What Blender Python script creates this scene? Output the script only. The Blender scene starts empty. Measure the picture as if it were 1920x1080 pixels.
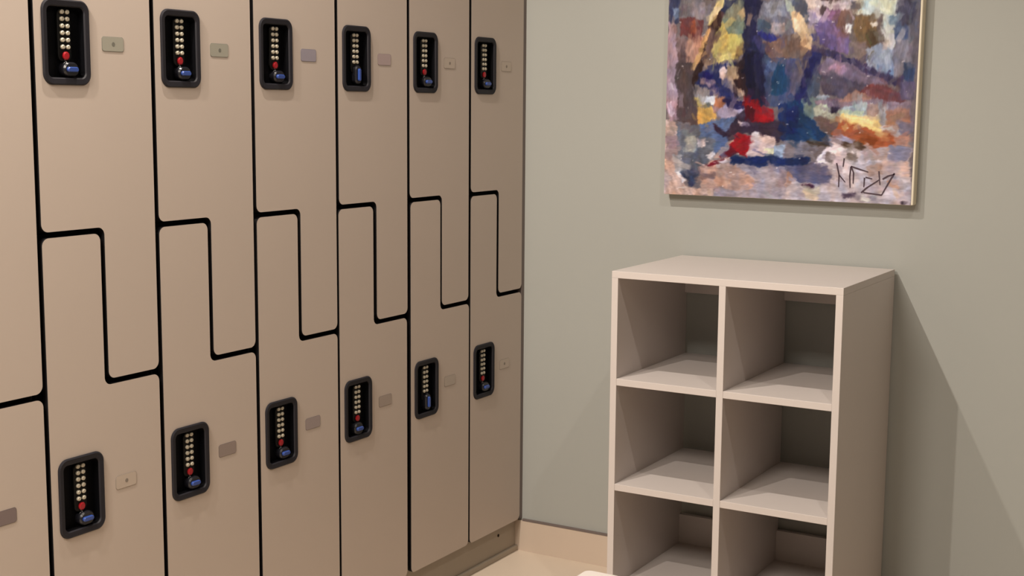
import bpy, bmesh, math, random
import numpy as np
from mathutils import Vector, Matrix

# ------------------------------------------------------------------ look settings
LAMINATE = (0.485, 0.41, 0.352, 1)
WALLC = (0.345, 0.352, 0.328, 1)
FLOORC = (0.62, 0.52, 0.415, 1)
TILEC = (0.55, 0.45, 0.36, 1)
PLINTHC = (0.36, 0.31, 0.25, 1)
SHELFC = (0.555, 0.505, 0.478, 1)
PLATE_BEIGE = (182, 168, 154)  # plate tints stand in for differing reflections on the same metal
PLATE_FAINT = (172, 160, 148)
PLATE_MAUVE = (166, 148, 146)
PLATE_TAUPE = (156, 142, 132)
PLATE_BLUE = (145, 138, 147)
PLATE_GREY = (148, 135, 132)
PLATE_GREEN = (150, 147, 134)
PLATE_BROWN = (140, 126, 119)
PLATE_DARK = (118, 104, 102)
PAINT_GAIN = (0.72, 0.76, 0.81)
LIGHTC = (1.0, 0.90, 0.80)
LAMPS = [(0.7, -5.07, 97), (5.5, -5.07, 36), (0.7, -9.4, 128), (5.5, -9.4, 12)]
ADDED_FILL = (2.0, -12.2, 100)  # added fill light: position and power
EXPOSURE = 0.0
# ------------------------------------------------------------------ scale
W = 0.30                      # one locker column is 0.30 m wide
ZF = -3.873                   # floor level in column widths, relative to the fitted origin
def Z(z): return (z - ZF) * W

scene = bpy.context.scene
COL = scene.collection
rng = random.Random(5)

# ------------------------------------------------------------------ materials
def s2l(c):
    c = c / 255.0
    return c / 12.92 if c <= 0.04045 else ((c + 0.055) / 1.055) ** 2.4
def lin(r, g, b): return (s2l(r), s2l(g), s2l(b), 1.0)

def material(name, color, rough=0.5, spec=0.5, metal=0.0, mottling=0.0, scale=6.0, bump=0.0, bump_scale=200.0, detail=4.0):
    m = bpy.data.materials.new(name)
    m.use_nodes = True
    nt = m.node_tree
    b = nt.nodes['Principled BSDF']
    b.inputs['Base Color'].default_value = color
    b.inputs['Roughness'].default_value = rough
    b.inputs['Metallic'].default_value = metal
    b.inputs['Specular IOR Level'].default_value = spec
    tc = nt.nodes.new('ShaderNodeTexCoord')
    if mottling > 0:
        n = nt.nodes.new('ShaderNodeTexNoise')
        n.inputs['Scale'].default_value = scale
        n.inputs['Detail'].default_value = detail
        nt.links.new(tc.outputs['Object'], n.inputs['Vector'])
        mix = nt.nodes.new('ShaderNodeMix'); mix.data_type = 'RGBA'
        mix.inputs['A'].default_value = tuple(min(1, c * (1 - mottling)) for c in color[:3]) + (1,)
        mix.inputs['B'].default_value = tuple(min(1, c * (1 + mottling)) for c in color[:3]) + (1,)
        nt.links.new(n.outputs['Fac'], mix.inputs['Factor'])
        nt.links.new(mix.outputs['Result'], b.inputs['Base Color'])
    if bump > 0:
        n2 = nt.nodes.new('ShaderNodeTexNoise')
        n2.inputs['Scale'].default_value = bump_scale
        n2.inputs['Detail'].default_value = 3
        nt.links.new(tc.outputs['Object'], n2.inputs['Vector'])
        bp = nt.nodes.new('ShaderNodeBump')
        bp.inputs['Strength'].default_value = bump
        bp.inputs['Distance'].default_value = 0.002
        nt.links.new(n2.outputs['Fac'], bp.inputs['Height'])
        nt.links.new(bp.outputs['Normal'], b.inputs['Normal'])
    return m

M = {}
M['laminate'] = material('beige_laminate', LAMINATE, 0.5, 0.35, mottling=0.02, scale=5, bump=0.03, bump_scale=900)
M['core'] = material('black_phenolic_core', (0.006, 0.005, 0.006, 1), 0.6, 0.3)
M['carcass'] = material('black_carcass', (0.006, 0.005, 0.006, 1), 0.7, 0.2)
M['wall'] = material('grey_green_paint', WALLC, 0.65, 0.25, mottling=0.02, scale=1.5, bump=0.05, bump_scale=350)
M['wall_dark'] = material('taupe_wall', (0.16, 0.13, 0.10, 1), 0.7, 0.2, mottling=0.05, scale=2)
M['ceiling'] = material('white_ceiling_paint', (0.5, 0.48, 0.44, 1), 0.8, 0.2)
M['floor'] = material('cream_stone_floor', FLOORC, 0.4, 0.4, mottling=0.10, scale=3.5, detail=6)
M['tile'] = material('cream_stone_tile', TILEC, 0.45, 0.4, mottling=0.07, scale=5, detail=6)
M['reveal'] = material('brown_metal_trim', (0.15, 0.12, 0.11, 1), 0.5, 0.4)
M['plinth'] = material('taupe_plinth', PLINTHC, 0.6, 0.3, mottling=0.05, scale=8)
M['dark_hole'] = material('dark_hole', (0.02, 0.015, 0.01, 1), 0.8, 0.1)
M['shelf'] = material('white_melamine', SHELFC, 0.45, 0.4, mottling=0.015, scale=12, bump=0.03, bump_scale=700)
M['bench'] = material('white_bench_top', (0.62, 0.57, 0.53, 1), 0.4, 0.5)
M['steel'] = material('brushed_steel', (0.5, 0.5, 0.5, 1), 0.35, 0.5, metal=1.0)
M['bezel'] = material('charcoal_plastic', (0.012, 0.011, 0.015, 1), 0.6, 0.3)
M['well'] = material('black_plastic', (0.0012, 0.0012, 0.002, 1), 0.6, 0.08)
M['keypad'] = material('dark_keypad', (0.002, 0.0018, 0.0018, 1), 0.5, 0.2)
M['button'] = material('nickel_buttons', (0.46, 0.42, 0.33, 1), 0.35, 0.5, metal=0.2)
M['red'] = material('red_button', (0.30, 0.006, 0.012, 1), 0.35, 0.5)
M['knob'] = material('black_knob', (0.008, 0.008, 0.011, 1), 0.3, 0.5)
M['blue'] = material('blue_grip', (0.025, 0.06, 0.25, 1), 0.3, 0.6)
M['mark'] = material('white_print', (0.6, 0.6, 0.62, 1), 0.5, 0.3)
M['canvas_edge'] = material('primed_canvas', (0.74, 0.68, 0.54, 1), 0.8, 0.2, mottling=0.05, scale=20)
M['ink'] = material('dark_oil_paint', (0.055, 0.03, 0.045, 1), 0.5, 0.4)

# ------------------------------------------------------------------ object helpers
def put(name, bm, mats, parent=None, smooth=False, loc=None):
    me = bpy.data.meshes.new(name)
    bmesh.ops.recalc_face_normals(bm, faces=bm.faces[:])
    bm.to_mesh(me); bm.free()
    for m in (mats if isinstance(mats, (list, tuple)) else [mats]):
        me.materials.append(m)
    if smooth:
        for p in me.polygons: p.use_smooth = True
    o = bpy.data.objects.new(name, me)
    COL.objects.link(o)
    if parent is not None: o.parent = parent
    if loc is not None: o.location = loc
    return o

def empty(name, loc, label, cat, group=None):
    o = bpy.data.objects.new(name, None)
    o.empty_display_size = 0.05
    o.location = loc
    COL.objects.link(o)
    o['label'] = label; o['category'] = cat
    if group: o['group'] = group
    return o

def structure(o, label):
    o['kind'] = 'structure'; o['label'] = label
    return o

def copy_tree(o, parent=None):
    c = o.copy(); COL.objects.link(c)
    if parent is not None: c.parent = parent
    for ch in list(o.children): copy_tree(ch, c)
    return c

def add_box(bm, a, b, bevel=0.0, seg=2, mat=0):
    x0, y0, z0 = a; x1, y1, z1 = b
    vs = [bm.verts.new(p) for p in ((x0,y0,z0),(x1,y0,z0),(x1,y1,z0),(x0,y1,z0),(x0,y0,z1),(x1,y0,z1),(x1,y1,z1),(x0,y1,z1))]
    fs = [bm.faces.new([vs[i] for i in q]) for q in ((3,2,1,0),(4,5,6,7),(0,1,5,4),(1,2,6,5),(2,3,7,6),(3,0,4,7))]
    for f in fs: f.material_index = mat
    if bevel > 0:
        es = list({e for f in fs for e in f.edges})
        bmesh.ops.bevel(bm, geom=es, offset=bevel, segments=seg, affect='EDGES', profile=0.5)

def box(name, a, b, m, parent=None, bevel=0.0, loc=None):
    bm = bmesh.new(); add_box(bm, a, b, bevel)
    return put(name, bm, m, parent, loc=loc)

def round_corners(pts, r, n=8):
    """round every corner of a closed 2-D polygon (convex and reflex ones alike)"""
    out = []
    L = len(pts)
    for i in range(L):
        p0, p1, p2 = Vector(pts[i-1]), Vector(pts[i]), Vector(pts[(i+1) % L])
        rr = r[i] if isinstance(r, (list, tuple)) else r
        d1 = (p0 - p1).normalized(); d2 = (p2 - p1).normalized()
        ang = d1.angle(d2)
        t = rr / math.tan(ang / 2)
        a = p1 + d1 * t; b = p1 + d2 * t
        c = p1 + (d1 + d2).normalized() * (rr / math.sin(ang / 2))
        a0 = math.atan2(a.y - c.y, a.x - c.x); a1 = math.atan2(b.y - c.y, b.x - c.x)
        da = (a1 - a0 + math.pi) % (2 * math.pi) - math.pi
        for k in range(n + 1):
            th = a0 + da * k / n
            out.append((c.x + rr * math.cos(th), c.y + rr * math.sin(th)))
    return out

def rrect(cy, cz, w, h, r, n=8):
    r = min(r, w/2 - 1e-5, h/2 - 1e-5)
    return round_corners([(cy-w/2,cz-h/2),(cy+w/2,cz-h/2),(cy+w/2,cz+h/2),(cy-w/2,cz+h/2)], r, n)

def slab(bm, outline, x_front, x_back, holes=(), front_mat=0, side_mat=1):
    """flat plate in the y-z plane with optional holes: front face at x_front, back at x_back"""
    loops = [outline] + list(holes)
    rows = []
    for x in (x_front, x_back):
        lv = [[bm.verts.new((x, p[0], p[1])) for p in lp] for lp in loops]
        es = []
        for vs in lv:
            for i in range(len(vs)): es.append(bm.edges.new((vs[i-1], vs[i])))
        res = bmesh.ops.triangle_fill(bm, use_beauty=True, use_dissolve=False, edges=es)
        for g in res['geom']:
            if isinstance(g, bmesh.types.BMFace): g.material_index = front_mat if x == x_front else side_mat
        rows.append(lv)
    for a, b in zip(*rows):
        for i in range(len(a)):
            f = bm.faces.new((a[i-1], a[i], b[i], b[i-1])); f.material_index = side_mat

def loft(bm, rings, mats, close_last=True, last_mat=0):
    """rings: list of (outline in y-z, x) with equal vertex counts"""
    rv = [[bm.verts.new((x, p[0], p[1])) for p in o] for o, x in rings]
    for k in range(len(rv) - 1):
        a, b = rv[k], rv[k+1]
        for i in range(len(a)):
            f = bm.faces.new((a[i-1], a[i], b[i], b[i-1])); f.material_index = mats[k]
    if close_last:
        f = bm.faces.new(rv[-1]); f.material_index = last_mat

# brush strokes of the painting: sRGB colour and outline in thousandths of the canvas width
STROKES = [
((165,140,155),(2,684),(29,684),(38,501),(59,353),(3,353),(-3,423)),
((70,75,110),(8,773),(57,771),(57,694),(12,688)),
((130,150,190),(26,738),(49,737),(48,710),(29,707)),
((122,112,114),(53,771),(203,767),(181,672),(59,675)),
((145,132,138),(107,762),(154,753),(151,704),(109,697)),
((120,65,65),(61,702),(147,688),(133,601),(60,640)),
((155,85,65),(93,678),(114,682),(115,643),(98,640)),
((112,87,87),(35,618),(82,613),(84,524),(47,509)),
((192,142,122),(82,609),(153,623),(135,524),(84,524)),
((90,76,78),(38,517),(118,520),(104,423),(123,354),(59,353)),
((55,60,95),(235,765),(288,764),(257,720),(238,679),(218,660),(220,721)),
((95,70,75),(220,721),(254,705),(238,671),(199,615),(189,661)),
((62,42,42),(181,669),(221,717),(230,679),(199,607),(172,554),(136,485),(121,423),(112,439),(123,493),(155,570)),
((110,88,85),(181,657),(206,641),(196,584),(160,524),(151,539),(175,592)),
((215,195,135),(207,766),(227,766),(216,732),(189,676),(179,672),(192,718)),
((205,160,110),(169,646),(177,646),(158,593),(131,524),(111,493),(126,539),(154,597)),
((128,132,118),(288,764),(321,763),(338,717),(328,669),(321,628),(264,640),(238,679),(257,731)),
((178,158,122),(298,715),(333,740),(335,699),(315,688)),
((185,165,98),(238,675),(296,640),(325,613),(327,575),(283,541),(214,527),(200,569),(207,615)),
((198,184,105),(264,636),(296,636),(282,583),(262,576)),
((110,125,115),(242,686),(323,680),(321,639),(264,640)),
((225,195,115),(213,538),(291,560),(295,545),(267,538),(214,525)),
((150,120,80),(294,587),(330,597),(327,560),(291,553)),
((150,125,110),(160,531),(201,539),(202,516),(165,504)),
((45,45,80),(325,763),(396,760),(383,686),(377,638),(363,574),(339,563),(321,613),(324,669)),
((120,118,135),(396,760),(487,757),(513,683),(534,627),(464,621),(381,634),(383,690)),
((150,150,165),(409,753),(479,754),(485,710),(418,700)),
((75,95,125),(383,686),(427,674),(424,637),(384,645)),
((165,150,155),(435,674),(482,669),(479,640),(432,640)),
((125,100,95),(390,600),(544,627),(546,550),(400,548)),
((50,55,140),(385,632),(464,623),(425,609),(385,623)),
((60,60,110),(357,620),(385,619),(404,548),(363,567)),
((38,38,72),(339,563),(412,548),(422,480),(426,356),(342,355),(331,424),(290,435),(308,518)),
((60,42,48),(292,522),(347,552),(361,499),(352,405),(312,401),(286,443)),
((75,85,120),(404,544),(547,542),(548,498),(524,479),(513,356),(426,356),(422,476)),
((35,75,115),(468,521),(511,505),(507,424),(476,401),(444,401),(450,461)),
((45,52,105),(144,485),(235,508),(292,522),(232,477),(245,450),(308,401),(272,362),(247,381),(205,400),(125,431)),
((40,35,95),(153,485),(195,477),(183,454),(149,462)),
((75,75,110),(177,504),(235,508),(227,485),(186,485)),
((168,148,128),(268,507),(304,507),(298,465),(273,469)),
((162,142,132),(232,477),(269,473),(291,431),(328,405),(308,401),(245,450)),
((150,125,140),(141,458),(204,450),(188,431),(146,443)),
((135,125,128),(125,427),(205,412),(214,370),(126,385)),
((195,165,95),(122,385),(156,381),(148,354),(119,354)),
((205,205,215),(160,385),(206,381),(210,362),(156,362)),
((190,125,90),(214,377),(251,381),(252,355),(215,354)),
((120,98,90),(502,613),(552,623),(569,579),(613,549),(543,546),(504,550)),
((195,180,190),(624,753),(770,748),(741,721),(712,711),(651,730)),
((215,195,190),(559,755),(624,753),(621,724),(579,722)),
((85,90,110),(505,757),(547,756),(583,714),(588,681),(569,678),(514,720)),
((165,170,155),(497,757),(509,757),(522,716),(510,709),(498,735)),
((225,185,140),(514,716),(534,712),(574,656),(587,619),(589,575),(565,583),(556,627),(528,650),(515,687)),
((205,180,190),(579,718),(618,717),(634,687),(612,670),(581,685)),
((215,180,150),(589,659),(609,648),(602,626),(590,634)),
((125,100,145),(652,720),(697,704),(687,668),(708,628),(746,605),(737,562),(695,566),(629,607),(612,655),(634,691)),
((142,100,140),(652,720),(693,711),(683,682),(653,687)),
((105,90,145),(621,629),(686,621),(695,570),(626,593)),
((125,95,90),(705,707),(742,710),(757,691),(733,645),(723,627),(688,664)),
((120,105,100),(757,695),(870,713),(870,624),(849,596),(799,579),(750,605),(751,656)),
((132,106,76),(765,684),(834,700),(844,625),(809,597),(776,601),(763,648)),
((105,85,65),(807,640),(844,628),(835,582),(806,575)),
((200,205,195),(778,727),(817,747),(926,743),(907,691),(901,570),(876,567),(866,710),(772,702)),
((165,190,200),(781,748),(821,747),(807,726),(778,716)),
((100,95,105),(748,742),(777,745),(778,723),(745,720)),
((218,218,188),(821,740),(908,744),(902,705),(870,710)),
((198,193,198),(870,631),(902,627),(898,570),(869,571)),
((100,98,115),(961,742),(1000,741),(991,636),(987,566),(988,388),(958,424),(951,573),(955,654)),
((75,75,100),(926,743),(980,731),(968,672),(955,647),(923,652),(920,705)),
((80,95,130),(909,648),(955,644),(954,601),(915,591)),
((120,140,160),(899,691),(921,694),(915,670),(897,674)),
((130,115,115),(747,591),(806,575),(809,525),(772,525),(741,547)),
((150,160,185),(807,561),(850,585),(902,563),(904,513),(910,459),(884,463),(835,503),(808,532)),
((115,135,170),(856,517),(900,513),(902,467),(869,481)),
((130,125,140),(918,595),(972,594),(968,523),(949,474),(913,467),(909,559)),
((60,75,110),(951,509),(986,516),(983,438),(953,459)),
((125,108,130),(659,534),(719,529),(772,511),(832,481),(899,449),(823,438),(752,449),(691,478),(635,475),(622,494)),
((165,130,160),(671,504),(705,519),(736,493),(714,482)),
((70,62,100),(596,575),(688,562),(734,540),(794,518),(846,496),(906,459),(949,459),(940,434),(896,452),(832,485),(765,511),(696,548),(643,548),(597,556)),
((90,82,105),(635,475),(691,478),(752,449),(820,438),(806,409),(754,409),(702,398),(656,409)),
((120,70,75),(823,434),(886,434),(944,409),(957,381),(924,373),(873,388),(826,384),(791,413)),
((100,90,120),(939,441),(990,438),(985,388),(952,395)),
((125,95,110),(665,383),(725,387),(726,358),(666,357)),
((160,120,110),(740,398),(776,413),(829,387),(834,358),(764,358),(703,372)),
((85,82,115),(505,535),(560,527),(530,490),(552,431),(523,364),(511,364)),
((110,100,120),(530,490),(568,498),(555,431),(525,401)),
((80,90,115),(615,490),(638,475),(626,401),(584,386),(586,438)),
((45,50,105),(601,549),(632,549),(615,497),(593,461),(572,401),(547,356),(527,356),(552,409),(573,472),(591,516)),
((150,160,180),(626,394),(664,394),(646,372),(627,375)),
((105,125,130),(573,386),(634,383),(628,357),(574,357)),
((45,50,130),(591,619),(610,622),(607,600),(595,600)),
((198,166,156),(-12,295),(26,296),(57,257),(60,170),(39,154),(80,40),(115,26),(208,25),(217,6),(-1,-2)),
((150,125,125),(7,224),(54,217),(55,170),(35,130),(8,145)),
((170,140,160),(3,374),(59,374),(61,300),(26,296)),
((215,190,215),(12,366),(24,370),(39,323),(30,315)),
((95,78,80),(59,374),(122,375),(141,297),(142,270),(61,273)),
((100,105,120),(57,273),(150,274),(160,219),(195,158),(163,102),(119,42),(79,84),(60,154)),
((70,75,100),(83,80),(119,42),(147,70),(125,101)),
((155,155,152),(92,226),(130,231),(132,176),(98,179)),
((150,150,160),(38,162),(68,163),(83,100),(62,91)),
((120,110,115),(61,284),(108,285),(108,262),(66,261)),
((205,205,215),(160,375),(210,375),(206,356),(160,359)),
((110,110,105),(161,355),(190,356),(182,329),(161,332)),
((215,165,85),(136,344),(165,332),(199,340),(216,317),(208,290),(150,289)),
((180,115,85),(218,375),(255,375),(252,337),(215,333)),
((175,160,190),(260,360),(326,337),(323,311),(241,306),(232,329)),
((45,40,90),(251,375),(341,376),(330,345),(281,352)),
((90,110,155),(159,278),(253,306),(315,307),(268,245),(285,222),(212,174),(152,219)),
((110,115,130),(143,227),(210,220),(203,181),(161,188)),
((35,55,105),(474,354),(553,377),(558,227),(498,226),(476,282)),
((65,50,70),(314,318),(346,338),(355,307),(448,304),(496,282),(478,226),(438,251),(377,250),(349,261),(277,222),(267,249)),
((165,25,40),(341,376),(389,376),(398,349),(447,335),(448,304),(356,300),(342,341)),
((95,25,45),(342,353),(375,338),(368,304),(347,303)),
((172,25,40),(313,249),(370,235),(356,168),(298,176),(286,195)),
((195,160,150),(269,210),(293,218),(253,167),(213,143),(196,134)),
((115,30,50),(286,195),(307,168),(254,144),(205,119),(196,123)),
((205,180,180),(377,250),(462,237),(459,206),(424,171),(356,162),(363,197)),
((125,115,130),(506,222),(558,223),(561,163),(508,166)),
((150,165,190),(463,206),(503,200),(500,162),(460,172)),
((235,225,180),(424,194),(455,195),(452,176)),
((160,148,160),(279,125),(562,133),(566,3),(217,2),(224,26),(376,36),(387,71)),
((180,146,137),(163,110),(288,129),(387,71),(376,36),(170,36)),
((198,154,136),(223,69),(285,67),(282,44),(224,42)),
((120,100,105),(164,79),(223,85),(215,69),(169,67)),
((30,50,105),(279,144),(348,158),(561,159),(562,137),(422,129),(341,135),(287,133)),
((85,90,125),(513,124),(562,137),(564,84),(530,98)),
((155,135,145),(482,112),(534,91),(536,53),(492,55)),
((190,175,182),(687,211),(799,217),(986,206),(999,0),(524,-5),(519,132),(636,139)),
((30,65,110),(511,376),(573,377),(609,329),(631,281),(685,244),(679,218),(633,214),(516,226)),
((35,50,110),(512,339),(550,358),(560,309),(538,264),(515,264)),
((125,118,130),(516,226),(594,220),(626,191),(596,164),(518,162)),
((140,120,135),(611,377),(978,379),(985,300),(892,291),(810,316),(727,337),(647,355)),
((110,130,135),(573,377),(611,377),(620,347),(648,333),(629,310),(582,336)),
((85,70,60),(594,228),(686,222),(679,211),(610,209)),
((160,175,185),(726,355),(815,371),(817,320),(727,337)),
((170,140,130),(819,360),(892,360),(899,299),(855,306),(821,327)),
((165,160,165),(863,367),(899,367),(902,299),(869,309)),
((165,120,105),(900,349),(976,354),(971,307),(906,295)),
((115,95,95),(625,314),(729,300),(708,256),(669,266)),
((165,165,150),(616,355),(673,355),(728,322),(759,301),(721,300),(667,318),(629,325)),
((185,195,165),(646,362),(704,344),(802,338),(798,327),(727,333)),
((180,95,60),(721,304),(781,294),(871,273),(941,252),(967,228),(913,216),(837,207),(777,224),(700,259)),
((228,193,122),(727,330),(788,319),(855,306),(896,281),(871,273),(819,287),(774,297),(721,308)),
((155,80,40),(798,257),(861,244),(851,211),(792,224)),
((190,135,115),(930,259),(980,257),(982,221),(939,220)),
((195,180,180),(877,288),(932,296),(965,267),(941,256),(893,273)),
((130,120,140),(939,292),(986,293),(983,268),(958,267)),
((95,70,55),(697,245),(769,231),(837,207),(762,205),(698,222)),
((170,165,195),(708,252),(746,249),(769,231),(739,234)),
((135,130,155),(914,212),(982,206),(985,156),(934,165),(908,183)),
((170,145,140),(815,203),(911,198),(905,168),(824,159)),
((165,135,125),(833,130),(898,146),(903,117),(841,101)),
((200,170,165),(898,157),(985,156),(987,113),(900,117)),
((95,95,130),(519,136),(632,139),(695,96),(688,70),(577,66),(520,105)),
((35,55,100),(518,158),(608,161),(597,138),(527,143)),
((110,100,125),(636,139),(675,133),(691,103),(649,109)),
((165,130,120),(520,102),(541,91),(530,56),(522,52)),
((225,210,220),(668,199),(729,201),(726,186),(696,170),(689,148),(632,143),(650,169)),
((200,180,185),(696,170),(748,194),(760,76),(715,82)),
((125,110,110),(673,181),(696,174),(693,148),(670,155)),
((125,110,105),(748,194),(778,191),(787,158),(757,161)),
((220,200,210),(694,222),(717,212),(699,196),(683,207)),
((220,210,220),(744,201),(774,205),(770,194)),
((205,185,165),(593,44),(655,50),(649,12),(602,10)),
((80,45,75),(589,53),(632,53),(628,47),(597,47)),
((140,130,145),(789,25),(860,20),(864,9),(819,8)),
((195,150,130),(919,92),(948,86),(945,68),(916,70)),
((205,190,195),(775,76),(805,77),(799,55),(772,54)),
((70,60,75),(962,12),(982,11),(977,7)),
((210,205,215),(66,85),(72,86),(80,62),(75,60)),
((200,195,205),(187,162),(207,176),(214,170),(196,152)),
((215,195,200),(238,139),(275,146),(277,141),(246,135)),
((205,190,205),(315,293),(344,292),(356,284),(328,285)),
((215,205,210),(381,255),(406,253),(402,243),(380,245)),
((60,40,60),(208,286),(267,249),(251,242),(218,259)),
((55,65,95),(92,76),(126,74),(121,42),(108,45)),
((200,185,195),(143,219),(169,218),(165,204),(146,206)),
((205,185,195),(14,439),(23,435),(30,422),(17,422)),
((205,185,150),(203,744),(216,743),(201,698),(189,684)),
((85,105,150),(422,529),(452,521),(449,491),(425,491)),
((30,30,60),(335,552),(364,552),(376,424),(348,424)),
((195,180,190),(243,500),(260,488),(244,477),(232,481)),
((230,225,220),(729,660),(748,656),(745,630),(732,631)),
((215,210,205),(825,665),(842,673),(845,666),(828,659)),
((230,205,170),(523,690),(547,664),(552,642),(532,657)),
((40,40,95),(688,553),(741,536),(734,527),(685,542)),
((40,42,95),(596,534),(621,530),(582,442),(560,401),(566,461)),
((235,205,140),(743,323),(788,314),(848,300),(841,293),(777,305),(739,313)),
((40,55,100),(519,156),(601,157),(597,145),(519,145)),
((215,200,212),(683,218),(713,212),(702,204),(683,209)),
((55,45,70),(685,359),(711,357),(704,342),(685,344)),
((205,190,200),(902,59),(975,54),(969,25),(907,30)),
((90,75,95),(739,34),(788,32),(785,25),(743,25)),
((210,205,200),(815,26),(842,7),(834,4),(810,15)),
]
SIGNATURE = [
((708,147),(719,104),(719,58)),
((720,102),(743,77)),
((736,166),(733,134)),
((763,135),(760,98),(763,57)),
((765,134),(774,113),(774,73)),
((763,137),(796,127),(829,118)),
((816,96),(815,61)),
((820,98),(845,93)),
((806,40),(825,58),(871,90)),
((869,122),(875,72)),
((884,93),(904,106),(928,113)),
((927,117),(905,77),(883,34)),
((883,34),(852,37),(814,41)),
]

# ------------------------------------------------------------------ room shell
RX0, RX1, RY0, H = -0.47, 4.2, -6.5, 2.75
T = 0.12
structure(box('floor', (RX0-T, RY0-T, -T), (RX1+T, T, 0), M['floor']), 'cream stone floor')
structure(box('ceiling', (RX0-T, RY0-T, H), (RX1+T, T, H+T), M['ceiling']), 'plain white ceiling')
structure(box('wall_back', (RX0-T, 0, 0), (RX1+T, T, H), M['wall']), 'grey-green painted wall behind the shelf and painting')
structure(box('wall_left', (RX0-T, RY0, 0), (RX0, 0, H), M['wall']), 'grey-green wall behind the lockers')
structure(box('wall_right', (RX1, RY0, 0), (RX1+T, 0, H), M['wall_dark']), 'taupe wall on the right')
structure(box('wall_front', (RX0-T, RY0-T, 0), (RX1+T, RY0, H), M['wall_dark']), 'taupe wall behind the viewer')

G, Z1, Z2, MID, ZB = 0.0396, -0.1417, -1.1497, 0.51, -3.5213
ZT = Z1 + Z2 - ZB
HG, VG = 0.0185, 0.0190              # half gaps between doors
BT = Z(-3.5522)                      # top of the stone skirting
structure(box('baseboard_back', (-0.03, -0.0065, 0), (RX1, 0, BT), M['tile']), 'cream stone skirting on the grey-green wall')
structure(box('trim_1', (0.004, -0.0075, BT), (RX1, 0, BT + 0.0062), M['reveal']), 'thin brown metal strip along the top of the skirting')
structure(box('trim_2', (-0.029, -(G+HG)*W + 0.0008, Z(ZB)), (-0.0005, 0, Z(ZT)), M['reveal']), 'narrow brown filler strip between lockers and wall')

# recessed plinth under the lockers, with a skirting lip and a screw hole
YL = -(G + 7) * W                    # far end of the locker row
bm = bmesh.new()
add_box(bm, (RX0, YL, 0), (-0.022, 0, Z(ZB)), 0)
add_box(bm, (-0.022, YL, 0), (-0.012, 0, 0.016), 0.002)
bmesh.ops.create_cone(bm, cap_ends=True, segments=14, radius1=0.0045, radius2=0.0045, depth=0.002,
                      matrix=Matrix.Translation((-0.0215, -0.36*W, 0.072)) @ Matrix.Rotation(math.pi/2, 4, 'Y'))
pl = put('baseboard_left', bm, [M['plinth'], M['dark_hole']])
for p in pl.data.polygons:
    if abs(p.center.y + 0.36*W) < 0.006 and abs(p.center.z - 0.072) < 0.006 and p.area < 1e-3: p.material_index = 1
structure(pl, 'taupe recessed plinth under the lockers')

# ------------------------------------------------------------------ lockers
RC = 0.052                           # corner radius
LK_W, LK_H, LK_S = 0.378, 0.527, 0.264
X_RECESS = -0.0135

def door_outline(upper):
    h, v, m = HG, VG, MID
    if upper:
        p = [(h, ZT-v), (h, Z1+v), (m+h, Z1+v), (m+h, Z2+v), (1-h, Z2+v), (1-h, ZT-v)]
    else:
        p = [(h, ZB), (1-h, ZB), (1-h, Z2-v), (m-h, Z2-v), (m-h, Z1-v), (h, Z1-v)]
    return p

def body_outline(upper):
    e = 0.014
    if upper:
        return [(e, ZT), (e, Z1+.003), (MID+e, Z1+.003), (MID+e, Z2+.003), (1-e, Z2+.003), (1-e, ZT)]
    return [(e, ZB), (1-e, ZB), (1-e, Z2-.003), (MID-e, Z2-.003), (MID-e, Z1-.003), (e, Z1-.003)]

def loc2(p, zbase): return [((s - 0.5) * W, (z - zbase) * W) for s, z in p]

def disc(bm, y, z, x0, x1, r, dome=0.0, seg=16, sz=1.0, mat=0, ry=1.0):
    rings = []
    prof = [(x0, r), (x0 + (x1-x0)*0.75, r), (x1, r*0.72)] if dome else [(x0, r), (x1, r)]
    for x, q in prof:
        rings.append(([(y + ry*q*math.cos(2*math.pi*i/seg), z + sz*q*math.sin(2*math.pi*i/seg)) for i in range(seg)], x))
    loft(bm, rings, [mat]*(len(rings)-1), True, mat)

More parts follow.
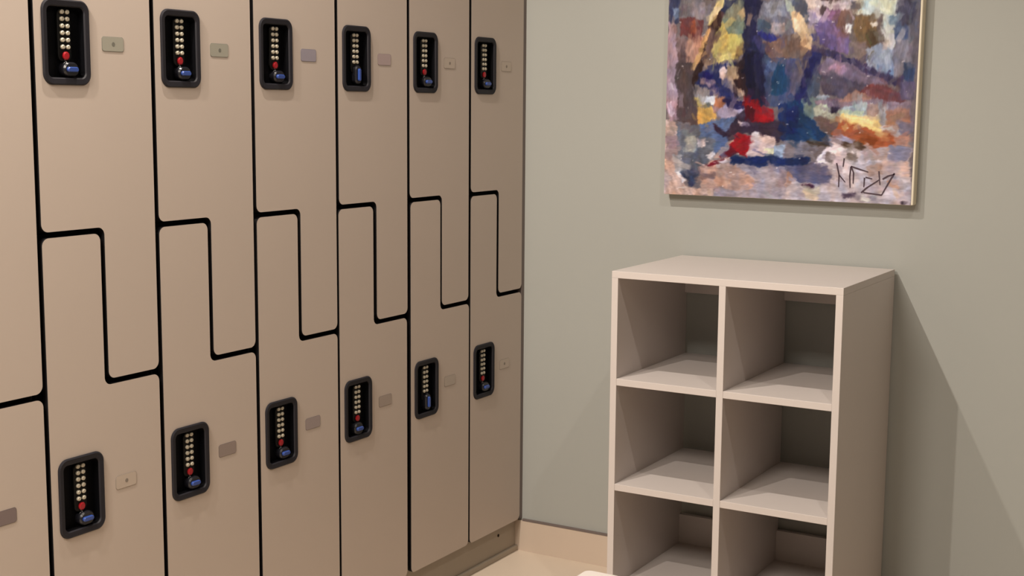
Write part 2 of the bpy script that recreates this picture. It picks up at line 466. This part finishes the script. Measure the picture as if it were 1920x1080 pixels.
def make_locker(upper, label, zlock, ztag):
    zb = Z2 if upper else ZB
    root = empty('locker', (0, 0, Z(zb)), label, 'locker', 'upper row of Z-shaped lockers' if upper else 'lower row of Z-shaped lockers')
    lk = ((LK_S - 0.5) * W, (zlock - zb) * W)       # lock centre in local metres
    w, h = LK_W * W, LK_H * W
    hole = rrect(lk[0], lk[1], w*0.90, h*0.93, 0.018)
    bm = bmesh.new()
    slab(bm, round_corners(loc2(door_outline(upper), zb), RC*W, 8), 0.0, -0.0125, [hole])
    put('door', bm, [M['laminate'], M['core']], root)
    bm = bmesh.new()
    slab(bm, loc2(body_outline(upper), zb), -0.032, RX0 + 0.005, front_mat=0, side_mat=0)
    put('body', bm, M['carcass'], root)
    # combination lock: raised charcoal bezel round a deep black well
    bm = bmesh.new()
    rings = [(rrect(lk[0], lk[1], w, h, 0.0215), 0.0002),
             (rrect(lk[0], lk[1], w, h, 0.0215), 0.0022),
             (rrect(lk[0], lk[1], w-0.005, h-0.005, 0.020), 0.0042),
             (rrect(lk[0], lk[1], w-0.022, h-0.023, 0.012), 0.0032),
             (rrect(lk[0], lk[1], w-0.026, h-0.027, 0.010), 0.0005),
             (rrect(lk[0], lk[1], w-0.029, h-0.030, 0.009), X_RECESS)]
    loft(bm, rings, [0, 0, 0, 0, 1], True, 1)
    lock = put('combination_lock', bm, [M['bezel'], M['well']], root, smooth=False)
    top = lk[1] + h/2
    yc = lk[0] + 0.003                       # key column centre on the recessed floor
    bm = bmesh.new()
    z_a, z_b = top - 0.10*h, top - 0.72*h
    loft(bm, [(rrect(yc, (z_a+z_b)/2, 0.031, z_a-z_b, 0.012), X_RECESS),
              (rrect(yc, (z_a+z_b)/2, 0.031, z_a-z_b, 0.012), X_RECESS+0.006),
              (rrect(yc, (z_a+z_b)/2, 0.029, z_a-z_b-0.002, 0.011), X_RECESS+0.007)], [0, 0], True, 0)
    put('keypad', bm, M['keypad'], lock)
    for k in range(6):
        zk = top - (0.142 + 0.082*k) * h
        for s in (-1, 1):
            bm = bmesh.new()
            disc(bm, yc + s*0.0063, zk, X_RECESS+0.006, X_RECESS+0.0115, 0.0046, dome=1, seg=14, sz=0.92)
            put('push_button', bm, M['button'], lock)
    bm = bmesh.new()
    disc(bm, yc + 0.001, top - 0.655*h, X_RECESS+0.006, X_RECESS+0.011, 0.0075, dome=1, seg=18, sz=1.05)
    o = put('reset_button', bm, M['red'], lock); o['label'] = 'red button'
    return root, lock, lk, (w, h)

def make_knob(lock, lk, h, kind):
    """turning knob with a blue grip; 'side' is its usual place, 'centre' under the keys, 'up' turned upright over them"""
    top = lk[1] + h/2
    bm = bmesh.new()
    if kind == 'up':
        cy, cz = lk[0] + 0.0065, top - 0.745*h
        w_, h_, gw, gh = 0.023, 0.046, 0.0085, 0.030
    else:
        cy = lk[0] + (0.0105 if kind == 'side' else 0.001); cz = top - 0.815*h
        w_, h_, gw, gh = 0.036, 0.027, 0.026, 0.0095
    if kind == 'centre': w_, h_ = 0.034, 0.031
    n = 8
    def R(w, h, r): return rrect(cy, cz, w, h, r, n)
    loft(bm, [(R(w_, h_, 0.013), X_RECESS), (R(w_, h_, 0.013), X_RECESS+0.013), (R(w_-0.005, h_-0.005, 0.0105), X_RECESS+0.0165)], [0, 0], True, 0)
    loft(bm, [(R(gw, gh, 0.005), X_RECESS+0.0163), (R(gw, gh, 0.005), X_RECESS+0.0195), (R(gw-0.003, gh-0.003, 0.0035), X_RECESS+0.0215)], [1, 1], True, 1)
    put('knob', bm, [M['knob'], M['blue']], lock)['label'] = 'black turning knob with a blue grip'
    # small white printed arrow marks above the knob
    bm = bmesh.new()
    ya = lk[0] + 0.0035; za = top - 0.735*h
    if kind != 'centre':
        for (dy, dz, r) in ((-0.004, -0.001, 45), (0.002, 0.001, -35), (0.000, 0.0055, 15)):
            m = Matrix.Translation((X_RECESS+0.0075, ya+dy, za+dz)) @ Matrix.Rotation(math.radians(r), 4, 'X')
            vs = [bm.verts.new(m @ Vector((0, y, z))) for y, z in ((-.0026,-.0008),(.0026,-.0008),(.0026,.0008),(-.0026,.0008))]
            bm.faces.new(vs)
        put('arrow_mark', bm, M['mark'], lock)

def make_plate(root, zb, ztag, color, dot):
    cy, cz = (0.65 - 0.5) * W, (ztag - zb) * W
    m = material('number_plate_reflection_tint', lin(*color), 0.38, 0.5, metal=0.0)  # reflection painted into the base colour, different for each plate
    edge = material('number_plate_edge', lin(*[c*0.72 for c in color]), 0.5, 0.3)
    bm = bmesh.new()
    w, h = 0.056, 0.0285
    loft(bm, [(rrect(cy, cz, w, h, 0.0055), 0.0), (rrect(cy, cz, w, h, 0.0055), 0.0006), (rrect(cy, cz, w-0.0015, h-0.0015, 0.005), 0.0009)], [1, 1], True, 0)
    p = put('number_plate', bm, [m, edge], root)
    if dot:
        bm = bmesh.new()
        disc(bm, cy + 0.001, cz, 0.0008, 0.0011, 0.0042, seg=12)
        put('centre_mark', bm, edge, p)

BEIGE = PLATE_BEIGE
# column counted from the painted wall: upper plate, dot, knob / lower plate, dot, knob
COLUMNS = {
 1: ((BEIGE, 1, 'side'), (BEIGE, 1, 'side')),
 2: ((BEIGE, 1, 'side'), (PLATE_FAINT, 0, 'up')),
 3: ((PLATE_MAUVE, 0, 'up'), (PLATE_TAUPE, 0, 'centre')),
 4: ((PLATE_BLUE, 0, 'side'), (PLATE_GREY, 0, 'side')),
 5: ((PLATE_GREEN, 1, 'side'), (PLATE_BROWN, 0, 'side')),
 6: ((PLATE_GREEN, 1, 'side'), (BEIGE, 1, 'side')),
 7: ((PLATE_GREEN, 1, 'side'), (PLATE_DARK, 0, 'side')),
}
UP = {1: 'upper beige locker right beside the grey-green wall, door stepping down at right',
      2: 'upper beige locker second from the grey-green wall, faint beige plate by its lock',
      3: 'upper beige locker with upright blue lock lever and mauve plate, third from the wall',
      4: 'upper beige locker with a bluish grey plate, fourth from the grey-green wall',
      5: 'upper beige locker with grey-green plate, second of the full columns from the left',
      6: 'upper beige locker with the largest lock at top left and a grey-green plate',
      7: 'upper beige locker cut off by the left edge of the photo, no lock in view'}
LO = {1: 'lower beige locker right beside the grey-green wall, above the end of the plinth',
      2: 'lower beige locker with upright blue lock lever, second from the grey-green wall',
      3: 'lower beige locker with its knob centred under the keys, third from the wall',
      4: 'lower beige locker with a grey plate and side knob, fourth from the grey-green wall',
      5: 'lower beige locker with a brown-grey plate, second of the full columns from the left',
      6: 'lower beige locker with the largest lower lock and an outlined beige plate',
      7: 'lower beige locker cut off by the left edge of the photo, dark plate in view'}

NUDGE = {(2, False): 0.012, (3, False): -0.010}      # doors that hang slightly out of line
protos = {}
for k in sorted(COLUMNS):
    yc = -(G + k - 0.5) * W
    for upper in (True, False):
        spec = COLUMNS[k][0 if upper else 1]
        zb = Z2 if upper else ZB
        zl, zt = (1.052, 1.057) if upper else (-1.855, -1.850)
        lab = UP[k] if upper else LO[k]
        if upper not in protos:
            protos[upper] = make_locker(upper, lab, zl, zt)
            root, lock, lk, (w, h) = protos[upper]
            base = [c for c in root.children]
            first = True
        else:
            first = False
            src = protos[upper]
            root = src[0].copy(); COL.objects.link(root)
            root['label'] = lab
            lk, (w, h) = src[2], src[3]
            for ch in src[0].children:
                if ch.name.split('.')[0] == 'number_plate': continue
                c = ch.copy(); COL.objects.link(c); c.parent = root
                for g in ch.children:
                    if g.name.split('.')[0] in ('knob', 'arrow_mark'): continue
                    d = g.copy(); COL.objects.link(d); d.parent = c
                if ch.name.split('.')[0] == 'combination_lock': lock = c
        root.location = (0, yc + NUDGE.get((k, upper), 0)*W, Z(zb))
        if spec[2] == 'up':                       # the upright lever covers the red button
            for g in list(lock.children):
                if g.name.split('.')[0] == 'reset_button': bpy.data.objects.remove(g, do_unlink=True)
        make_knob(lock, lk, h, spec[2])
        make_plate(root, zb, zt, spec[0], spec[1])

# ------------------------------------------------------------------ cube shelf
SX0, SX1, SYF, SYB, SZ, ST, RP = 1.7259, 3.7162, -1.5218, -0.04, -0.6938, 0.0588, 0.9212
sx0, sx1, syf, syb, st = SX0*W, SX1*W, SYF*W, SYB*W, ST*W
ztop = Z(SZ)
xm = (sx0 + sx1) / 2
shelf = empty('cube_shelf', (xm, (syf+syb)/2, 0), 'white open-backed six-cube shelf unit standing against the grey-green wall under the painting', 'shelf')
def sp(name, a, b, bev=0.0008):
    c = Vector((xm, (syf+syb)/2, 0))
    return box(name, tuple(Vector(a)-c), tuple(Vector(b)-c), M['shelf'], shelf, bev)
sp('top_panel', (sx0, syf, ztop-st), (sx1, syb, ztop))
sp('side_panel', (sx0, syf, 0), (sx0+st, syb, ztop-st))
sp('side_panel', (sx1-st, syf, 0), (sx1, syb, ztop-st))
zbot = ztop - 3*RP*W - st
sp('divider', (xm-st/2, syf, zbot+st), (xm+st/2, syb, ztop-st))
for r in (1, 2):
    for a, b in ((sx0+st, xm-st/2), (xm+st/2, sx1-st)):
        sp('shelf_board', (a, syf+0.0005, ztop-r*RP*W-st), (b, syb, ztop-r*RP*W))
sp('bottom_panel', (sx0+st, syf, zbot), (sx1-st, syb, zbot+st))
sp('kick_board', (sx0+st, syf+0.02, 0), (sx1-st, syf+0.035, zbot))
for a, b in ((sx0+st, xm-st/2), (xm+st/2, sx1-st)):
    sp('back_rail', (a, syb-0.016, Z(-1.035)), (b, syb, ztop-st))
    sp('back_rail', (a, syb-0.016, zbot+st), (b, syb, Z(-3.175)))

# ------------------------------------------------------------------ white bench (only a corner shows)
bx0, by1, bz = 2.79*W, -4.00*W, 0.45
bx1, by0 = bx0 + 0.42, by1 - 1.25
bench = empty('bench', ((bx0+bx1)/2, (by0+by1)/2, 0), 'white bench top with a rounded corner at the bottom edge of the photo', 'bench')
bm = bmesh.new()
o_ = rrect(0, 0, bx1-bx0, by1-by0, 0.014)
rings = []
for dz, ins in ((-0.04, 0.003), (-0.037, 0), (-0.004, 0), (0, 0.004)):
    rings.append([bm.verts.new((p[0]*(1-ins/0.21), p[1]*(1-ins/0.62), bz+dz)) for p in o_])
for a, b in zip(rings, rings[1:]):
    for i in range(len(a)): bm.faces.new((a[i-1], a[i], b[i], b[i-1]))
bm.faces.new(rings[0]); bm.faces.new(rings[-1])
put('bench_top', bm, M['bench'], bench)
for sx in (-1, 1):
    for sy in (-1, 1):
        box('leg', (sx*0.17-0.02, sy*0.57-0.02, 0), (sx*0.17+0.02, sy*0.57+0.02, bz-0.04), M['steel'], bench, 0.002)

# ------------------------------------------------------------------ painting
PX0, PX1, PZ0, PY = 1.5688*W, 3.8739*W, Z(-0.12778), -0.12*W
PW = PX1 - PX0
VH = 1.30                                         # height / width
PH = PW * VH
painting = empty('painting', ((PX0+PX1)/2 - 0.003, 0, PZ0), 'colourful unframed abstract oil painting on canvas hanging above the white shelf', 'painting')
painting.rotation_euler = (0, 0.004, 0)
bm = bmesh.new()
add_box(bm, (-PW/2, PY+0.0015, 0.0), (PW/2, -0.0004, PH), 0.003, 3)
put('stretched_canvas', bm, M['canvas_edge'], painting)

def paint():
    NX = 380; NY = int(NX*VH)
    R = np.random.RandomState(11)
    px = 1000.0 / (NX - 1)
    U, V = np.meshgrid(np.arange(NX)*px, np.arange(NY)*px)
    def vnoise(cu, cv):
        gw, gh = int(1000/cu)+3, int(1000*VH/cv)+3
        g = R.rand(gh, gw)
        x, y = U/cu, V/cv
        i, j = x.astype(int), y.astype(int)
        fx, fy = x-i, y-j
        fx = fx*fx*(3-2*fx); fy = fy*fy*(3-2*fy)
        return (g[j,i]*(1-fx)+g[j,i+1]*fx)*(1-fy)+(g[j+1,i]*(1-fx)+g[j+1,i+1]*fx)*fy - 0.5
    wu = 14*vnoise(50,50)+8*vnoise(19,19)+5*vnoise(7,8)
    wv = 14*vnoise(50,50)+8*vnoise(19,19)+5*vnoise(7,8)
    img = np.zeros((NY,NX,3)); img[:] = (122,110,114)
    hgt = np.zeros((NY,NX))
    UU, VV = U+wu, V+wv
    GROW = 5.0
    def poly(col, pts, soft=7.0):
        P = np.array(pts, float)
        u0,v0 = P.min(0)-40; u1,v1 = P.max(0)+40
        i0,i1 = max(0,int(u0/px)),min(NX,int(u1/px)+1); j0,j1=max(0,int(v0/px)),min(NY,int(v1/px)+1)
        if i1<=i0 or j1<=j0: return
        x, y = UU[j0:j1,i0:i1], VV[j0:j1,i0:i1]
        inside = np.zeros(x.shape,bool); d2 = np.full(x.shape,1e9)
        for k in range(len(P)):
            a,b = P[k-1],P[k]
            e = b-a; L = e@e+1e-9
            t = np.clip(((x-a[0])*e[0]+(y-a[1])*e[1])/L,0,1)
            d2 = np.minimum(d2,(x-a[0]-t*e[0])**2+(y-a[1]-t*e[1])**2)
            c = ((a[1]>y)!=(b[1]>y)) & (x < (b[0]-a[0])*(y-a[1])/(b[1]-a[1]+1e-9)+a[0])
            inside ^= c
        sd = np.sqrt(d2)*np.where(inside,1,-1)
        m = np.clip((sd+GROW)/soft+0.5,0,1)
        # bristle streaks along the long axis of the stroke
        C = P-P.mean(0); w_, ev = np.linalg.eigh(C.T@C); ax = ev[:,1]
        across = (x*(-ax[1])+y*ax[0]); along = x*ax[0]+y*ax[1]
        ph = R.rand(4)*6.28
        st = np.sin(across/5.3+ph[0]+np.sin(along/37+ph[1]))+0.7*np.sin(across/2.9+ph[2]+np.sin(along/23+ph[3]))
        big = vn1[j0:j1,i0:i1]
        f = 1+0.03*st+0.20*big
        tint = np.stack([1+0.10*vn2[j0:j1,i0:i1],np.ones_like(f),1-0.12*vn2[j0:j1,i0:i1]],-1)
        c = np.array(col,float)*f[...,None]*tint
        m = m*(0.93+0.07*np.clip(st,-1,1))
        img[j0:j1,i0:i1] = img[j0:j1,i0:i1]*(1-m[...,None])+c*m[...,None]
        hgt[j0:j1,i0:i1] = hgt[j0:j1,i0:i1]*(1-0.7*m)+m*(0.25+0.25*R.rand())+0.04*m*st
    vn1 = vnoise(30,45)+0.6*vnoise(13,16); vn2 = vnoise(35,60)+0.7*vnoise(15,22)
    # broad upright strokes on the upper part of the canvas
    cols = [(70,75,105),(120,112,120),(150,150,165),(125,130,115),(95,75,78),(180,170,165),(165,185,195),(110,95,130),(60,60,95)]
    for _ in range(90):
        u = R.rand()*1000; v = 760+R.rand()*560; a=20+R.rand()*40; b=50+R.rand()*110; s=(R.rand()-.5)*60
        poly(cols[R.randint(len(cols))],[(u-a,v-b),(u+a,v-b+s),(u+a+s,v+b),(u-a+s,v+b)])
    for u,c,w in ((330,(45,45,80),45),(160,(62,45,48),25),(905,(80,80,105),60),(560,(200,180,165),28),(800,(210,210,195),60)):
        poly(c,[(u-w,740),(u+w,740),(u+w*1.3,1010),(u+w*.6,1290),(u-w*.6,1290),(u-w*.9,1000)])
    for c, *pts in STROKES: poly(c, pts)
    # palette-knife dabs: local colour carried a little way and changed a little
    for _ in range(1500):
        u,v = R.rand()*1000, R.rand()*1000*VH
        j,i = min(NY-1,int(v/px)),min(NX-1,int(u/px))
        jj = int(np.clip(j+R.randn()*7,0,NY-1)); ii=int(np.clip(i+R.randn()*5,0,NX-1))
        c = img[jj,ii]*(1+0.06*R.randn())+R.randn(3)*4
        a = 4+R.rand()*10; b = 8+R.rand()*26; th = R.randn()*0.5+(0 if v>330 else 1.2)
        ca,sa = math.cos(th),math.sin(th)
        r = int((a+b)/px)+2
        y0,y1,x0,x1 = max(0,j-r),min(NY,j+r),max(0,i-r),min(NX,i+r)
        x=U[y0:y1,x0:x1]-u; y=V[y0:y1,x0:x1]-v
        x=x+wu[y0:y1,x0:x1]*.4; y=y+wv[y0:y1,x0:x1]*.4
        m = np.clip((1-np.maximum(abs(x*ca+y*sa)/a,abs(-x*sa+y*ca)/b))*3,0,1)*(0.2+0.4*R.rand())
        img[y0:y1,x0:x1]=img[y0:y1,x0:x1]*(1-m[...,None])+c*m[...,None]
        hgt[y0:y1,x0:x1]+=m*0.25*R.rand()
    # bare flecks of light paint
    for _ in range(70):
        u,v = R.rand()*1000, R.rand()*700
        j,i = min(NY-1,int(v/px)),min(NX-1,int(u/px))
        r = R.randint(1,3)
        k = 0.15+0.45*R.rand()
        sl = (slice(max(0,j-1),j+1),slice(max(0,i-r),i+r))
        img[sl] = img[sl]*(1-k)+np.array((225,212,215))*k
    # bristle drag: neighbouring paint is pulled a little way along the brush direction
    low = np.clip((360-V)/120, 0, 1)
    dv = (1-low)*11*vnoise(6,34) + low*4*vnoise(30,6)
    du = low*11*vnoise(34,6) + (1-low)*4*vnoise(6,30)
    jj = np.clip(((V+dv)/px).round().astype(int), 0, NY-1); ii = np.clip(((U+du)/px).round().astype(int), 0, NX-1)
    img = 0.4*img + 0.6*img[jj, ii]
    img = img*(1+0.10*vnoise(4,12)*(1-low)[...,None].squeeze(-1)+0.10*vnoise(12,4)*low)[...,None]
    lum = img.mean(-1, keepdims=True)
    img = img + (lum-124)*0.26
    return np.clip(img,6,250), hgt, NX, NY

img, hgt, NX, NY = paint()
me = bpy.data.meshes.new('painted_surface')
xs = -PW/2 + np.linspace(0.0006, PW-0.0055, NX); zs = np.linspace(0.0008, PH-0.0008, NY)
XX, ZZ = np.meshgrid(xs, zs)
YY = PY + 0.0012 - 0.0014*np.clip(hgt, 0, 1.4)
co = np.stack([XX, YY, ZZ], -1).reshape(-1, 3).astype(np.float32)
idx = np.arange(NX*NY).reshape(NY, NX)
quads = np.stack([idx[:-1,:-1], idx[:-1,1:], idx[1:,1:], idx[1:,:-1]], -1).reshape(-1, 4)
nf = len(quads)
me.vertices.add(NX*NY); me.vertices.foreach_set('co', co.ravel())
me.loops.add(nf*4); me.loops.foreach_set('vertex_index', quads.ravel().astype(np.int32))
me.polygons.add(nf); me.polygons.foreach_set('loop_start', (np.arange(nf)*4).astype(np.int32))
me.polygons.foreach_set('use_smooth', np.ones(nf, dtype=bool))
me.update(calc_edges=True)
c = img/255.0
c = np.where(c <= 0.04045, c/12.92, ((c+0.055)/1.055)**2.4) * np.array(PAINT_GAIN)
c = np.clip(c, 0, 0.92)
rgba = np.concatenate([c, np.ones(c.shape[:2]+(1,))], -1).reshape(-1, 4).astype(np.float32)
att = me.color_attributes.new('pigment', 'FLOAT_COLOR', 'POINT')
att.data.foreach_set('color', rgba.ravel())
pm = material('oil_paint', (0.5, 0.5, 0.5, 1), 0.55, 0.15)
an = pm.node_tree.nodes.new('ShaderNodeAttribute'); an.attribute_name = 'pigment'
pm.node_tree.links.new(an.outputs['Color'], pm.node_tree.nodes['Principled BSDF'].inputs['Base Color'])
me.materials.append(pm)
ps = bpy.data.objects.new('painted_surface', me); COL.objects.link(ps); ps.parent = painting

# scratched signature, thin raised strokes of dark paint
bm = bmesh.new()
for st_ in SIGNATURE:
    P = [Vector((-PW/2 + u*PW/1000, v*PW/1000)) for u, v in st_]
    n = len(P)
    L, Rr = [], []
    for i, p in enumerate(P):
        d = (P[min(i+1, n-1)] - P[max(i-1, 0)]).normalized()
        nrm = Vector((-d.y, d.x)) * (0.0017 if i < n-1 else 0.0011)
        L.append(p + nrm); Rr.append(p - nrm)
    y0, y1 = PY + 0.0006, PY - 0.0012
    def ring(q, y): return [bm.verts.new((v.x, y, v.y)) for v in q]
    a, b, c_, d_ = ring(L, y0), ring(L, y1), ring(Rr, y1), ring(Rr, y0)
    for i in range(n-1):
        for s, t in ((a, b), (b, c_), (c_, d_), (d_, a)):
            bm.faces.new((s[i], s[i+1], t[i+1], t[i]))
    for i in (0, n-1): bm.faces.new((a[i], b[i], c_[i], d_[i]))
put('signature', bm, M['ink'], painting)['label'] = 'dark scrawled signature'

# ------------------------------------------------------------------ lights: rows of recessed ceiling downlights
def downlight(x, y, watts, r=0.015):
    l = bpy.data.lights.new('downlight', 'SPOT')
    l.energy = watts; l.spot_size = math.radians(154); l.spot_blend = 0.5; l.shadow_soft_size = r
    l.color = LIGHTC
    o = bpy.data.objects.new('downlight_lamp', l)
    o.location = (x*W, y*W, H - 0.03)
    COL.objects.link(o)
for x, y, w in LAMPS: downlight(x, y, w)
# soft fill light added overhead near the camera, no known fitting there
pl_ = bpy.data.lights.new('added_fill', 'AREA')
pl_.shape = 'RECTANGLE'; pl_.size = 0.6; pl_.size_y = 1.0; pl_.energy = ADDED_FILL[2]; pl_.color = LIGHTC
po_ = bpy.data.objects.new('added_fill_lamp', pl_)
po_.location = (ADDED_FILL[0]*W, ADDED_FILL[1]*W, H - 0.02)
COL.objects.link(po_)

world = bpy.data.worlds.new('room_ambient'); scene.world = world
world.use_nodes = True
world.node_tree.nodes['Background'].inputs['Color'].default_value = (1.0, 0.85, 0.7, 1)
world.node_tree.nodes['Background'].inputs['Strength'].default_value = 0.0

# ------------------------------------------------------------------ camera
cam = bpy.data.cameras.new('camera')
cam.sensor_width = 36.0
cam.lens = 2550.5154 / 1920 * 36.0
cam.clip_start = 0.02
co_ = bpy.data.objects.new('camera', cam)
co_.rotation_euler = (math.radians(82.39423774), math.radians(-0.4314617), math.radians(30.44330296))
co_.location = (6.7714*W, -11.7941*W, Z(0.6776))
COL.objects.link(co_)
scene.camera = co_

vs_ = scene.view_settings
vs_.view_transform = 'Standard'; vs_.look = 'None'; vs_.gamma = 1.0
vs_.use_curve_mapping = False
vs_.exposure = EXPOSURE
